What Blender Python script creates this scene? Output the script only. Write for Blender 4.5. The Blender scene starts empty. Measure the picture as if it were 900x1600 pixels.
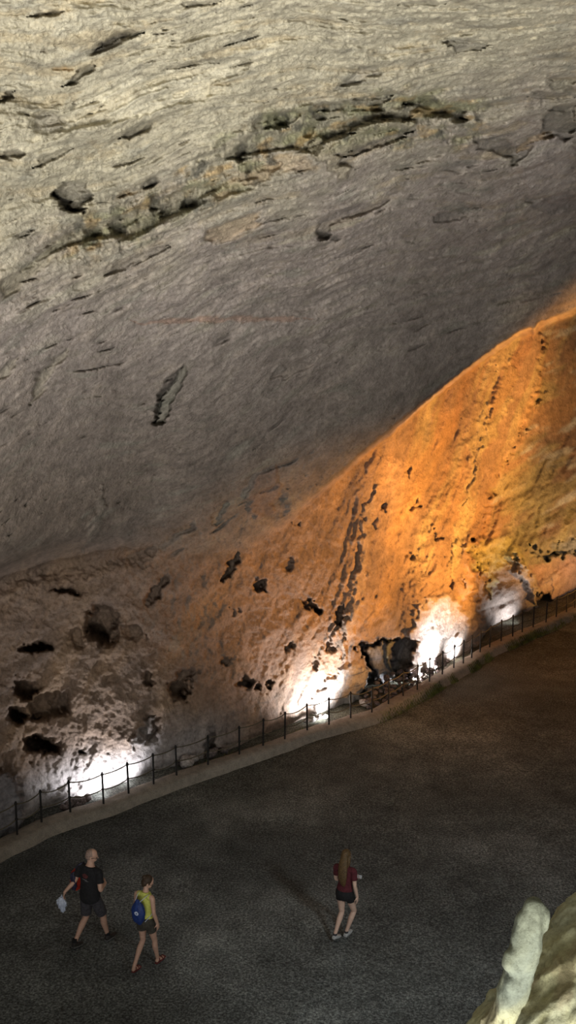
import bpy, math, random
import numpy as np
from mathutils import Vector, Matrix
random.seed(7)
rng = np.random.default_rng(11)
SC = bpy.context.scene
COL = SC.collection
R = math.radians

# ------------------------------------------------------------------ camera frame
CAMH = 10.8
FPX = 1600.0
TH = math.atan(300.0 / 1600.0)
CT, ST = math.cos(TH), math.sin(TH)

def ray(px, py):
    a = (np.asarray(px, float) - 450.0) / FPX
    b = (800.0 - np.asarray(py, float)) / FPX
    return a, CT + ST * b, -ST + CT * b

def at_depth(px, py, D):
    rx, ry, rz = ray(px, py)
    k = np.asarray(D) / ry
    return rx * k, ry * k, CAMH + rz * k

def at_height(px, py, z):
    rx, ry, rz = ray(px, py)
    k = (z - CAMH) / rz
    return Vector((float(rx * k), float(ry * k), float(z)))

cam = bpy.data.cameras.new('camera')
cam.sensor_fit = 'VERTICAL'; cam.sensor_height = 36; cam.sensor_width = 36; cam.lens = 36
cam.clip_end = 500
camo = bpy.data.objects.new('camera', cam)
camo.location = (0, 0, CAMH)
camo.rotation_euler = (math.pi / 2 - TH, 0, 0)
COL.objects.link(camo)
SC.camera = camo

# ------------------------------------------------------------------ object helpers
def tag(o, label=None, cat=None, group=None, kind=None):
    if label: o['label'] = label
    if cat: o['category'] = cat
    if group: o['group'] = group
    if kind: o['kind'] = kind
    return o

def empty(name, loc=(0, 0, 0), rz=0.0):
    o = bpy.data.objects.new(name, None)
    o.location = loc; o.rotation_euler = (0, 0, rz)
    o.empty_display_size = .1
    COL.objects.link(o)
    return o

def mesh_obj(name, verts, faces, mat, parent=None, smooth=True):
    me = bpy.data.meshes.new(name)
    me.from_pydata([tuple(v) for v in verts], [], [tuple(f) for f in faces])
    me.update()
    if smooth:
        me.polygons.foreach_set('use_smooth', [True] * len(me.polygons))
    me.materials.append(mat)
    o = bpy.data.objects.new(name, me)
    COL.objects.link(o)
    if parent is not None: o.parent = parent
    return o

def np_mesh(name, V, F, mat, attr=None, parent=None):
    me = bpy.data.meshes.new(name)
    n, m = len(V), len(F)
    me.vertices.add(n); me.vertices.foreach_set('co', np.ascontiguousarray(V, dtype=np.float32).ravel())
    k = F.shape[1]
    me.loops.add(m * k); me.loops.foreach_set('vertex_index', np.ascontiguousarray(F, dtype=np.int32).ravel())
    me.polygons.add(m)
    me.polygons.foreach_set('loop_start', np.arange(0, m * k, k, dtype=np.int32))
    me.polygons.foreach_set('loop_total', np.full(m, k, dtype=np.int32))
    me.polygons.foreach_set('use_smooth', np.ones(m, dtype=bool))
    me.update(calc_edges=True)
    if attr is not None:
        c = me.color_attributes.new('rock', 'FLOAT_COLOR', 'POINT')
        a = np.ones((n, 4), np.float32); a[:, :3] = attr
        c.data.foreach_set('color', a.ravel())
    me.materials.append(mat)
    o = bpy.data.objects.new(name, me)
    COL.objects.link(o)
    if parent is not None: o.parent = parent
    return o

# ------------------------------------------------------------------ noise
_perm = rng.permutation(256).astype(np.int64)
_perm = np.concatenate([_perm, _perm, _perm])
_grad = rng.normal(size=(256, 3)); _grad /= np.linalg.norm(_grad, axis=1)[:, None]
_grad = _grad.astype(np.float32)

def noise(x, y, z):
    x, y, z = [np.asarray(v, np.float32) for v in np.broadcast_arrays(x, y, z)]
    xi = np.floor(x).astype(np.int64); yi = np.floor(y).astype(np.int64); zi = np.floor(z).astype(np.int64)
    xf = x - xi; yf = y - yi; zf = z - zi
    u = xf * xf * xf * (xf * (xf * 6 - 15) + 10)
    v = yf * yf * yf * (yf * (yf * 6 - 15) + 10)
    w = zf * zf * zf * (zf * (zf * 6 - 15) + 10)
    xi &= 255; yi &= 255; zi &= 255
    out = 0
    for dx in (0, 1):
        for dy in (0, 1):
            for dz in (0, 1):
                h = _perm[_perm[_perm[xi + dx] + yi + dy] + zi + dz]
                g = _grad[h]
                d = g[..., 0] * (xf - dx) + g[..., 1] * (yf - dy) + g[..., 2] * (zf - dz)
                wt = (u if dx else 1 - u) * (v if dy else 1 - v) * (w if dz else 1 - w)
                out = out + d * wt
    return out * 1.5

def fbm(x, y, z, o=4, g=.5, l=2.03):
    a, s, t = 1.0, 0, 0
    for i in range(o):
        s = s + a * noise(x + 17.3 * i, y - 9.1 * i, z + 5.7 * i); t += a
        x, y, z = x * l, y * l, z * l
        a *= g
    return s / t

def ridged(x, y, z, o=4):
    a, s, t = 1.0, 0, 0
    for i in range(o):
        s = s + a * (1 - 2 * np.abs(noise(x + 31.3 * i, y - 3.1 * i, z + 8.7 * i))); t += a
        x, y, z = x * 2.1, y * 2.1, z * 2.1
        a *= .5
    return s / t

def sm(a, b, x):
    t = np.clip((x - a) / (b - a), 0, 1)
    return t * t * (3 - 2 * t)

# ------------------------------------------------------------------ materials
class Nt:
    def __init__(s, name):
        s.m = bpy.data.materials.new(name); s.m.use_nodes = True
        s.t = s.m.node_tree; s.t.nodes.clear()
        s.out = s.n('ShaderNodeOutputMaterial'); s.b = s.n('ShaderNodeBsdfPrincipled')
        s.l(s.b.outputs[0], s.out.inputs[0])
    def n(s, k, **kw):
        x = s.t.nodes.new(k)
        for a, v in kw.items(): setattr(x, a, v)
        return x
    def l(s, a, b): s.t.links.new(a, b)
    def set(s, node, i, v): node.inputs[i].default_value = v
    def coord(s): return s.n('ShaderNodeTexCoord').outputs['Object']
    def noise(s, vec, scale, detail=4, rough=.55):
        x = s.n('ShaderNodeTexNoise'); s.l(vec, x.inputs['Vector'])
        x.inputs['Scale'].default_value = scale; x.inputs['Detail'].default_value = detail
        x.inputs['Roughness'].default_value = rough
        return x.outputs['Fac']
    def ramp(s, fac, stops):
        x = s.n('ShaderNodeValToRGB'); s.l(fac, x.inputs[0])
        e = x.color_ramp.elements
        while len(e) < len(stops): e.new(.5)
        for i, (p, c) in enumerate(stops):
            e[i].position = p; e[i].color = (*c, 1) if len(c) == 3 else c
        return x.outputs[0]
    def mix(s, mode, fac, a, b):
        x = s.n('ShaderNodeMix', data_type='RGBA', blend_type=mode)
        for i, v in ((0, fac), (6, a), (7, b)):
            if hasattr(v, 'node'): s.l(v, x.inputs[i])
            else: x.inputs[i].default_value = v if not isinstance(v, tuple) else (*v, 1)
        return x.outputs[2]
    def bump(s, h, strength, dist, prev=None):
        x = s.n('ShaderNodeBump'); s.l(h, x.inputs['Height'])
        x.inputs['Strength'].default_value = strength; x.inputs['Distance'].default_value = dist
        if prev is not None: s.l(prev, x.inputs['Normal'])
        return x.outputs[0]

def rock_mat(name, grain=1.0, bumpk=1.0):
    t = Nt(name)
    a = t.n('ShaderNodeAttribute'); a.attribute_name = 'rock'
    v = t.coord()
    n1 = t.noise(v, 2.2 * grain, 8, .65)
    n2 = t.noise(v, 14 * grain, 6, .7)
    n3 = t.noise(v, 45 * grain, 3, .6)
    c = t.mix('MULTIPLY', .75, a.outputs['Color'], t.ramp(n1, [(.3, (.62, .62, .62)), (.55, (1, 1, 1)), (.75, (1.25, 1.22, 1.15))]))
    c = t.mix('MULTIPLY', .7, c, t.ramp(n2, [(.32, (.55, .53, .5)), (.5, (1, 1, 1)), (.7, (1.2, 1.2, 1.2))]))
    t.l(c, t.b.inputs['Base Color'])
    t.b.inputs['Roughness'].default_value = .88
    t.b.inputs['Specular IOR Level'].default_value = .25
    b = t.bump(n1, .5 * bumpk, .3 / grain)
    b = t.bump(n2, .55 * bumpk, .07 / grain, b)
    b = t.bump(n3, .4 * bumpk, .02 / grain, b)
    t.l(b, t.b.inputs['Normal'])
    return t.m

def plain(name, col, rough=.7, var=.15, scale=30, metal=0, bump=.0, spec=.4):
    t = Nt(name)
    v = t.coord()
    n = t.noise(v, scale, 4)
    lo = tuple(max(0, c * (1 - var * 2)) for c in col); hi = tuple(min(1, c * (1 + var * 2)) for c in col)
    t.l(t.ramp(n, [(.3, lo), (.7, hi)]), t.b.inputs['Base Color'])
    t.b.inputs['Roughness'].default_value = rough
    t.b.inputs['Metallic'].default_value = metal
    t.b.inputs['Specular IOR Level'].default_value = spec
    if bump: t.l(t.bump(n, bump, .01), t.b.inputs['Normal'])
    return t.m

M_CAVE = rock_mat('cave_rock')
M_OUT = rock_mat('outcrop_rock', 3.0, .45)

def floor_mat():
    t = Nt('gravel_floor')
    v = t.coord()
    big = t.noise(v, .22, 4, .55)
    mid = t.noise(v, 1.5, 5, .6)
    fine = t.noise(v, 24, 6, .85)
    vor = t.n('ShaderNodeTexVoronoi'); t.l(v, vor.inputs['Vector']); vor.inputs['Scale'].default_value = 20
    c = t.ramp(big, [(.30, (.078, .085, .086)), (.5, (.120, .130, .130)), (.66, (.23, .245, .245))])
    # brown earth towards the back, greyer gravel in front, its colour lightened for daylight
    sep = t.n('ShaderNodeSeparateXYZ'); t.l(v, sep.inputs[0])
    mr = t.n('ShaderNodeMapRange'); t.l(sep.outputs[1], mr.inputs[0])
    mr.inputs[1].default_value = 19; mr.inputs[2].default_value = 27
    c = t.mix('MULTIPLY', mr.outputs[0], c, (1.0, .92, .70))
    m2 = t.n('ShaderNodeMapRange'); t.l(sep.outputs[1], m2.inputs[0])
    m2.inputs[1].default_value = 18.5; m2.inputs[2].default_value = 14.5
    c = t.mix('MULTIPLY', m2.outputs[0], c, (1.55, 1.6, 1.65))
    c = t.mix('MULTIPLY', .8, c, t.ramp(mid, [(.3, (.6, .6, .6)), (.7, (1.35, 1.35, 1.35))]))
    c = t.mix('MULTIPLY', 1.0, c, t.ramp(fine, [(.36, (.18, .18, .18)), (.5, (.9, .9, .9)), (.64, (2.7, 2.7, 2.6))]))
    c = t.mix('MIX', t.ramp(vor.outputs['Distance'], [(.0, (.75, .75, .75)), (.13, (0, 0, 0))]), c,
              t.mix('MIX', vor.outputs['Color'], (.03, .028, .025), (.17, .16, .14)))
    t.l(c, t.b.inputs['Base Color'])
    t.b.inputs['Roughness'].default_value = .93
    t.b.inputs['Specular IOR Level'].default_value = .2
    b = t.bump(mid, .4, .1)
    b = t.bump(fine, .9, .05, b)
    t.l(b, t.b.inputs['Normal'])
    return t.m
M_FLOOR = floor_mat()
M_POST = plain('post_iron', (.012, .011, .010), .6, .2, 40, .0)
M_ROPE = plain('rope_fibre', (.10, .085, .055), .9, .3, 60)
M_SKIN = plain('skin', (.50, .31, .23), .55, .06, 20)
M_SKIN2 = plain('pale_skin', (.58, .40, .32), .55, .05, 20)
M_BLACK = plain('black_cotton', (.010, .010, .012), .9, .2, 25, bump=.3)
M_SHORTG = plain('charcoal_cotton', (.045, .043, .050), .9, .2, 25, bump=.3)
M_SHORTK = plain('olive_cotton', (.050, .045, .036), .9, .2, 25, bump=.3)
M_MAROON = plain('maroon_cotton', (.075, .012, .018), .9, .15, 25, bump=.3)
M_YELLOW = plain('yellow_cotton', (.52, .55, .12), .85, .08, 25, bump=.3)
M_BLUE = plain('blue_nylon', (.012, .035, .16), .6, .15, 25, bump=.3)
M_NAVY = plain('navy_nylon', (.02, .02, .045), .6, .2, 25)
M_RED = plain('red_nylon', (.42, .03, .015), .6, .15, 25)
M_WHITE = plain('white_plastic', (.52, .58, .72), .5, .08, 20, bump=.4)
M_PRINT = plain('faded_print', (.085, .022, .022), .9, .3, 60)
M_PRINTG = plain('grey_print', (.16, .16, .17), .9, .2, 60)
M_HAIRB = plain('dark_brown_hair', (.035, .020, .010), .6, .4, 90, bump=.5)
M_HAIRL = plain('light_brown_hair', (.085, .05, .018), .6, .45, 70, bump=.5)
M_HAIRG = plain('grey_hair', (.27, .19, .155), .7, .3, 90)
M_SHOE = plain('dark_leather', (.030, .026, .024), .7, .3, 40)
M_SOLE = plain('sole_rubber', (.15, .15, .15), .8, .2, 40)
M_SHOEW = plain('pale_canvas', (.42, .43, .44), .7, .1, 40)
M_SANDAL = plain('sandal_leather', (.13, .025, .025), .7, .2, 40)
M_EYE = plain('eye_dark', (.02, .015, .01), .3, .1, 40)
M_GLASS = plain('lens_glass', (.25, .27, .30), .2, .1, 20)
M_PHONE = plain('phone_body', (.45, .47, .5), .3, .05, 20)
M_GRASS = plain('grass_blade', (.13, .15, .035), .8, .35, 3)
# ------------------------------------------------------------------ fence line and kerb
POSTS = [(-12, 1323), (27, 1304), (65, 1285), (110, 1269), (162, 1256), (201, 1239), (240, 1225), (276, 1211), (325, 1195), (374, 1179),
         (411, 1166), (445, 1155), (480, 1141), (514, 1132), (548, 1122), (581, 1113), (607, 1100), (630, 1087), (652, 1077),
         (671, 1065), (691, 1054), (709, 1044), (724, 1036), (737, 1028), (750, 1019), (765, 1011), (783, 1002), (801, 994),
         (816, 987), (833, 980), (853, 973), (869, 964), (885, 957), (898, 950), (914, 943)]
KZ = .22
PW = [at_height(x, y, KZ) for x, y in POSTS]
line = [PW[0] + (PW[0] - PW[2]) * k for k in (6, 4, 2)] + PW + [PW[-1] + (PW[-1] - PW[-4]) * k for k in (2, 4, 7, 12)]
LX = np.array([p.x for p in line]); LY = np.array([p.y for p in line])
# fence depth as a function of the picture column
cpx = 450 + LX / LY * FPX * 1.0
def fence_depth(px):
    # column angle of the fence line (exact for points near the floor)
    t = np.tan(np.arctan((np.asarray(px, float) - 450) / FPX) )
    col = np.array([(p.x / (p.y * CT + (CAMH - p.z) * ST)) * FPX + 450 for p in line])
    o = np.argsort(col)
    return np.interp(px, col[o], LY[o])

# ------------------------------------------------------------------ the cave shell
def axis(segs):
    out = []
    for a, b, st in segs:
        n = max(2, int(round((b - a) / st)))
        out.append(np.linspace(a, b, n, endpoint=False))
    return np.concatenate(out + [[segs[-1][1]]])
ax = axis([(-650, -60, 9), (-60, 960, 1.7), (960, 1700, 10)])
ay = axis([(-900, -40, 9), (-40, 1345, 1.7), (1345, 1500, 8)])
PX, PY = np.meshgrid(ax, ay)
PX = PX.astype(np.float32); PY = PY.astype(np.float32)
n_w1 = fbm(PX * .012, PY * .012, 3.3, 4)
n_w2 = fbm(PX * .012, PY * .012, 9.9, 4)
n_f1 = fbm(PX * .07, PY * .07, 1.3, 3)
n_f2 = fbm(PX * .07, PY * .07, 7.9, 3)
n_g1 = fbm(PX * .16, PY * .16, 41.3, 2); n_g2 = fbm(PX * .16, PY * .16, 47.9, 2)


def I(px, tab):
    a = np.array(tab, float)
    return np.interp(px, a[:, 0], a[:, 1])

def smooth_I(px, tab, w=25):
    return (I(px - w, tab) + I(px + w, tab) + 2 * I(px, tab) + I(px - w / 2, tab) + I(px + w / 2, tab)) / 6

CREST = [(-650, 1010), (-300, 930), (0, 884), (60, 866), (120, 852), (190, 845), (260, 858), (330, 872), (380, 856), (450, 812), (520, 752), (600, 682), (660, 632),
         (700, 600), (760, 556), (800, 530), (835, 512), (900, 487), (1050, 440), (1250, 400), (1700, 360)]
yc = smooth_I(PX, CREST, 8) + 5 * n_w1 + 3 * n_f1
base_off = smooth_I(PX, [(-650, 1.2), (40, 1.0), (240, 1.05), (330, .95), (450, 1.3), (510, 1.7), (560, 1.9), (600, 1.5), (640, 1.7), (670, 2.1), (700, 2.2), (740, 1.9), (800, 1.8), (860, 1.9), (1000, 2.6), (1700, 6)])
Yb = smooth_I(PX, [(p, float(fence_depth(p))) for p in range(-650, 1701, 25)], 40) + 1.05 + smooth_I(PX, [(-650, .1), (800, 0), (900, .5), (1700, 4.9)]) + (base_off - 1.05 - smooth_I(PX, [(-650, .1), (800, 0), (900, .5), (1700, 4.9)])) * sm(170, 50, np.interp(PX, [p[0] for p in POSTS], [p[1] for p in POSTS]) - PY)
crest_gap = smooth_I(PX, [(-650, 3), (0, 2.6), (120, 1.6), (220, .5), (350, .25), (430, .9), (520, 2.0), (600, 3.2), (700, 4.6), (840, 7.5), (1200, 11), (1700, 14)])
Yb0 = smooth_I(PX, [(p, float(fence_depth(p))) for p in range(-650, 1701, 25)], 60) + 1.1
Dcr = Yb0 - crest_gap
# ceiling: nearly straight in 1/D from its crest up to the crown above the viewer
Dtop = smooth_I(PX, [(-650, 10.0), (0, 11.4), (450, 12.2), (900, 12.8), (1700, 14.5)], 80)
tc = (yc - PY)
tn = np.clip(tc, 0, None) / (yc - (-50))
cl = 1 / Dcr + (1 / Dtop - 1 / Dcr) * tn ** smooth_I(PX, [(-650, 1.2), (300, 1.35), (500, 1.6), (700, 1.75), (1700, 1.7)])
Dc = 1 / cl
Dc = Dc - .9 * smooth_I(PX, [(0, .6), (300, 0.2), (500, .9), (1700, 1.2)]) * (1 - np.exp(-np.clip(tc, 0, None) / 45.)) * np.exp(-np.clip(tc, 0, None) / 220.)
# wall
tw = np.clip((PY - yc) / np.maximum(Yb * 0 + 250, 1), 0, 1.6)
h01 = np.clip((PY - yc) / 330., 0, 1)
lean = smooth_I(PX, [(-650, .3), (0, .2), (300, -.4), (450, -.3), (600, .4), (760, 1.2), (900, 2.0), (1700, 3)])
Dw = Yb + lean * (1 - h01) + .5 * np.sin(h01 * math.pi) * I(PX, [(0, .6), (500, .3), (900, 1.5)])

# --- strata coordinate on the vault (bedding climbs to the right, flattening overhead)
g = np.interp(PY, [-900, 0, 150, 350, 550, 800, 1000], [-.1, .06, .18, .38, .50, .48, .40])
PSI = PY + g * (PX - 200) + 9 * n_w2 + 55 * fbm(PX * .0035, PY * .004, 91.1, 2)
_u = PX + .4 * PY
_fw = np.interp(PX, [330, 480], [1, .38])
flow = sm(-18, 22, (PY - yc) / _fw - 15 * np.exp(-((PX - 835) / 5.) ** 2) - 2.5 * n_g1 * sm(450, 600, PX))
_vx = 20 * fbm(PX * .012, PSI * .05, 141.3, 4) + 4 * fbm(PX * .06, PSI * .16, 142.3, 2); _vy = 7 * fbm(PX * .02, PSI * .08, 143.3, 3) + 3 * fbm(PX * .09, PSI * .20, 144.3, 2)
WX = PX + _vx * (1 - flow) + flow * (16 * n_w1 + 13 * n_f1 + 4 * n_g1)
WY = PY + _vy * (1 - flow) + flow * (12 * n_w2 + 11 * n_f2 + 4 * n_g2)      # 0 on the vault, 1 on the wall
up = 1 - flow
D = Dc * up + Dw * flow
s_c = np.interp(D, [8, 14, 28, 45], [.7, 1., 1.25, 1.5])

A1 = fbm(PX * .0026, PSI * .012, 0.5, 4)
A2 = fbm(PX * .0065, PSI * .046, 4.5, 5)
def terrace(n, k, p=5):
    q = n * k; f = np.floor(q); r = q - f
    return (f + r ** p) / k
T1 = terrace(A1 + .25 * A2, 5.0, 7)
T2 = terrace(A2 + .15 * fbm(PX * .02, PSI * .09, 92.1, 2), 4.0, 6)
amask = sm(-.15, .35, fbm(PX * .006, PSI * .012, 20.5, 3) + .1)
T3 = terrace(fbm(PX * .022, PSI * .10, 14.5, 3), 3.2, 4)
ceil_d = .8 * A1 + .45 * T1 + .2 * T2 * (.15 + amask) + .24 * T3 * (.3 + amask) + .16 * A2
ceil_fine = .04 * ridged(PX * .012, PSI * .10, 6.1, 4) + .06 * fbm(PX * .07, PSI * .14, 2.1, 4) + .03 * fbm(PX * .2, PY * .2 + .1 * PX, 2.9, 2)
quiet = sm(420, 620, PY)          # the lower vault is smoother
D = D + up * s_c * ((1 - .72 * quiet) * ceil_d * .42 + ceil_fine * (1 - .5 * quiet))
# small flakes fallen out of the vault, elongated with the beds
pit = sm(.30, .46, fbm(PX * .013, PSI * .075, 31.1, 3)) * sm(-.05, .3, fbm(PX * .004, PY * .006, 44.1, 2) + .12)
D = D + up * .16 * pit * s_c
pit2 = sm(.36, .5, fbm(PX * .035, PSI * .17, 131.1, 3)) * sm(-.1, .3, fbm(PX * .008, PY * .012, 144.1, 2) + .1)
D = D + up * .10 * pit2 * s_c
# wall surface: lumpy on the left, steep flutes on the orange side
FL = PX + .42 * PY + 22 * n_w1
fl_m = sm(380, 560, PX)
lump = .55 * fbm(WX * .011, WY * .014, 60.1, 4) + .10 * ridged(WX * .03, WY * .034, 61.1, 3)
flute = .34 * fbm(FL * .030, PY * .0045, 62.1, 4) + .17 * ridged(FL * .055, PY * .010, 63.1, 3)
chips = terrace(fbm(FL * .05, PY * .022, 64.1, 3), 3.5, 5)
D = D + flow * ((1 - fl_m) * lump * (.55 - .35 * sm(170, 60, np.interp(PX, [p[0] for p in POSTS], [p[1] for p in POSTS]) - PY)) + fl_m * flute * .62 + .10 * chips * (1 - sm(640, 760, PX) * .6))
D = D + flow * .05 * fbm(PX * .12, PY * .12, 65.1, 3)
wallpit = sm(.40, .54, fbm(WX * .028, WY * .036, 66.1, 3)) * flow * sm(.0, .25, fbm(PX * .007, PY * .007, 67.1, 2) + .12)
D = D + .30 * wallpit * (1 - sm(680, 760, PX))

# ---------------- albedo
def C(*c): return np.array(c, np.float32)
def lay(base, col, m):
    return base * (1 - m[..., None]) + col * m[..., None]
cream = C(.49, .45, .335); pinkgrey = C(.375, .325, .29); brown = C(.22, .175, .14); rockwall = C(.26, .185, .138)
ochre = C(.50, .31, .15); green = C(.20, .215, .11); dark = C(.10, .095, .085); pale = C(.60, .56, .43); greyb = C(.36, .355, .38)
diag = PY + .33 * (PX - 450)
ALB = np.zeros(PX.shape + (3,), np.float32) + cream
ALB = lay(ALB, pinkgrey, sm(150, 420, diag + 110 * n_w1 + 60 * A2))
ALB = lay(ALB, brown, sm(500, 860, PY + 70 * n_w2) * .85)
ALB = lay(ALB, C(.46, .37, .22), sm(.1, .4, A2 + .3 * n_f1) * .45 * (1 - sm(250, 520, PY)))
ALB = lay(ALB, C(.30, .29, .24), sm(.12, .42, fbm(PX * .012, PSI * .05, 71.1, 4)) * .55 * up)
ALB = lay(ALB, pale, sm(.18, .4, fbm(PX * .008, PSI * .03, 72.1, 4)) * .4 * up * (1 - quiet))
ALB = lay(ALB, rockwall, flow)
ALB = lay(ALB, ochre, flow * sm(.0, .4, fbm(FL * .012, PY * .006, 73.1, 4) + .08) * (.25 + .45 * fl_m))
ALB = lay(ALB, C(.22, .15, .11), flow * sm(.1, .4, fbm(WX * .02, WY * .02, 74.1, 4)) * .35)
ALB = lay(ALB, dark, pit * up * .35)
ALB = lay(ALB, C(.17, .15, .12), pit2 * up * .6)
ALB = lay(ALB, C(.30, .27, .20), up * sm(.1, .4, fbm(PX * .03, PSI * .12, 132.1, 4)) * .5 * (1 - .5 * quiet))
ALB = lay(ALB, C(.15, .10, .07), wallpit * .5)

# ---------------- features
def seg_dist(pts, X=None, Y=None):
    X = WX if X is None else X; Y = WY if Y is None else Y
    best = np.full(X.shape, 1e9, np.float32); tt = np.zeros(X.shape, np.float32)
    L = 0; tot = sum(math.dist(pts[i], pts[i + 1]) for i in range(len(pts) - 1))
    side = np.zeros(X.shape, np.float32)
    for (x0, y0), (x1, y1) in zip(pts[:-1], pts[1:]):
        dx, dy = x1 - x0, y1 - y0; l2 = dx * dx + dy * dy; ln = math.sqrt(l2)
        t = np.clip(((X - x0) * dx + (Y - y0) * dy) / l2, 0, 1)
        d = np.hypot(X - x0 - t * dx, Y - y0 - t * dy)
        m = d < best
        best = np.where(m, d, best); tt = np.where(m, (L + t * ln) / tot, tt)
        side = np.where(m, np.sign((X - x0) * dy - (Y - y0) * dx), side)
        L += ln
    return best, tt, side

def poly_in(pts, soft=4):
    """1 inside the outline, soft edge"""
    X, Y = WX, WY
    ins = np.zeros(X.shape, bool)
    n = len(pts)
    for i in range(n):
        x0, y0 = pts[i]; x1, y1 = pts[(i + 1) % n]
        if y0 == y1: continue
        c = ((Y < y0) != (Y < y1)) & (X < (x1 - x0) * (Y - y0) / (y1 - y0) + x0)
        ins ^= c
    d, _, _ = seg_dist(list(pts) + [pts[0]])
    s = np.where(ins, d, -d)
    return sm(-soft, soft, s), s

def blob(cx, cy, rx, ry, ang=0, depth=.5, col=None, k=.6, soft=.35):
    global D, ALB
    a = R(ang); X = WX - cx; Y = WY - cy
    u = (X * math.cos(a) + Y * math.sin(a)) / rx; v = (-X * math.sin(a) + Y * math.cos(a)) / ry
    r = np.sqrt(u * u + v * v)
    m = sm(1 + soft, 1 - soft, r).astype(np.float32)
    D = D + depth * .7 * (.5 + .5 * flow) * m
    if col is not None: ALB = lay(ALB, col, sm(1.2, .7, r).astype(np.float32) * k * .7)

def stroke(pts, w, depth=.4, col=None, k=.6, cw=1.3, taper=True, one_side=0):
    global D, ALB
    d, t, s = seg_dist(pts)
    k = k * (.75 + .25 * flow)
    ww = w * (np.clip(np.minimum(t, 1 - t) * 5, .25, 1) if taper else 1)
    m = sm(1.3, .5, d / ww)
    if one_side:
        m = m * sm(-1, 1, s * one_side * d / 2.)
    D = D + depth * (.45 + .45 * flow) * m
    if col is not None: ALB = lay(ALB, col, sm(cw, .5, d / ww) * k * .8)

def patch(pts, depth=.3, col=None, k=.6, soft=4):
    global D, ALB
    m, s = poly_in(pts, soft)
    k = k * (.75 + .25 * flow)
    D = D + depth * (.45 + .55 * flow) * m
    if col is not None: ALB = lay(ALB, col, m * k * .8)

dk = C(.11, .105, .09); gr = C(.23, .235, .12); og = C(.48, .33, .16); pg = C(.42, .37, .34)  # dk puts the shade inside vault holes and cracks into the rock colour
# vault: pale scar, upper left
patch([(92, 185), (120, 160), (170, 138), (215, 122), (262, 108), (330, 96), (388, 90), (380, 112), (335, 128), (322, 158), (275, 164), (215, 184), (150, 196), (95, 207)], .28, pale * 1.12, .85, 3)
stroke([(262, 106), (330, 95), (350, 98)], 4, .35, dk, .5)
blob(172, 68, 30, 9, -25, .8, C(.2, .18, .16), .8)
stroke([(150, 76), (180, 57), (225, 50)], 5, .5, dk, .5)
stroke([(103, 137), (125, 116), (150, 103)], 6, .6, dk, .6)
stroke([(40, 28), (75, 25), (103, 16)], 4, .35, dk, .5)
blob(97, 106, 18, 5, 0, .3, og, .8)
blob(75, 192, 24, 16, 0, .5, C(.24, .22, .2), .5)
stroke([(186, 214), (210, 204), (236, 192)], 8, .6, dk, .7)
stroke([(0, 160), (20, 142)], 5, .5, dk, .6)
stroke([(0, 245), (40, 238)], 8, .5, dk, .5)
stroke([(50, 262), (80, 245), (118, 232)], 5, .4, dk, .5)
patch([(700, 66), (722, 63), (762, 71), (755, 78), (706, 81)], .5, C(.2, .19, .17), .8, 2)
stroke([(628, 8), (665, 3), (690, 8)], 4, .3, dk, .4)
stroke([(280, 8), (340, 5)], 4, .3, dk, .4)
patch([(545, 122), (560, 106), (590, 104), (600, 116), (560, 128), (520, 142)], .45, C(.28, .26, .23), .7, 3)
# the broken band across the vault
patch([(352, 244), (385, 215), (408, 182), (440, 174), (470, 176), (505, 160), (560, 158), (608, 142), (650, 152), (700, 164), (738, 186),
       (730, 194), (690, 182), (652, 178), (640, 190), (600, 186), (560, 198), (520, 214), (500, 240), (455, 232), (420, 236), (380, 250)], .85, C(.25, .24, .17), .75, 4)
stroke([(412, 200), (445, 184), (470, 178)], 11, .6, dk, .65)
stroke([(500, 172), (540, 168), (590, 158), (612, 150)], 9, .6, dk, .7)
stroke([(625, 160), (660, 158), (700, 172), (735, 188)], 9, .8, dk, .8)
patch([(520, 222), (560, 200), (610, 186), (652, 192), (640, 205), (590, 222), (545, 240), (522, 238)], -.9, C(.29, .27, .16), .8, 3)
stroke([(528, 243), (560, 238), (610, 220), (650, 206)], 5, .7, dk, .6)
patch([(484, 222), (500, 212), (520, 225), (530, 250), (545, 262), (545, 280), (530, 284), (515, 262), (495, 246)], -.7, C(.30, .26, .17), .8, 3)
for x, y, rx, ry in [(482, 206, 8, 10), (505, 176, 12, 9), (375, 240, 7, 14), (440, 190, 10, 9), (588, 168, 10, 7)]:
    blob(x, y, rx, ry, 10, .9, dk, .8)
patch([(330, 300), (360, 275), (400, 262), (440, 255), (420, 280), (380, 292), (350, 312)], .35, og, .6, 5)
patch([(500, 268), (480, 240), (440, 240), (400, 262), (440, 268)], .25, og, .5, 5)
patch([(745, 222), (790, 214), (812, 232), (835, 222), (822, 244), (806, 262), (798, 246), (770, 236), (742, 234)], .7, dk, .75, 3)
patch([(848, 184), (870, 165), (900, 160), (900, 200), (886, 222), (870, 212), (850, 214)], .9, dk, .8, 3)
patch([(806, 240), (850, 212), (900, 205), (900, 300), (850, 308), (825, 310), (815, 262)], -.35, C(.46, .41, .38), .6, 3)
stroke([(812, 238), (835, 218), (868, 208)], 4, .3, og, .7)
patch([(818, 308), (850, 312), (900, 298), (900, 326), (860, 336), (836, 328)], .5, C(.24, .21, .2), .7, 3)
patch([(690, 262), (725, 246), (770, 236), (745, 256), (712, 272)], .35, C(.26, .24, .22), .6, 3)
patch([(612, 262), (650, 240), (700, 232), (680, 246), (640, 266)], .4, C(.26, .24, .2), .6, 3)
patch([(495, 350), (530, 330), (575, 318), (606, 310), (600, 325), (560, 338), (520, 352), (508, 372), (498, 376)], .55, C(.25, .22, .2), .7, 3)
blob(504, 368, 9, 7, 0, .8, dk, .8); blob(524, 373, 7, 4, 0, .6, dk, .8)
stroke([(672, 345), (700, 338), (725, 330), (755, 322)], 7, .45, dk, .6)
stroke([(520, 402), (560, 392), (590, 380)], 3, .3, dk, .5)
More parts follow.
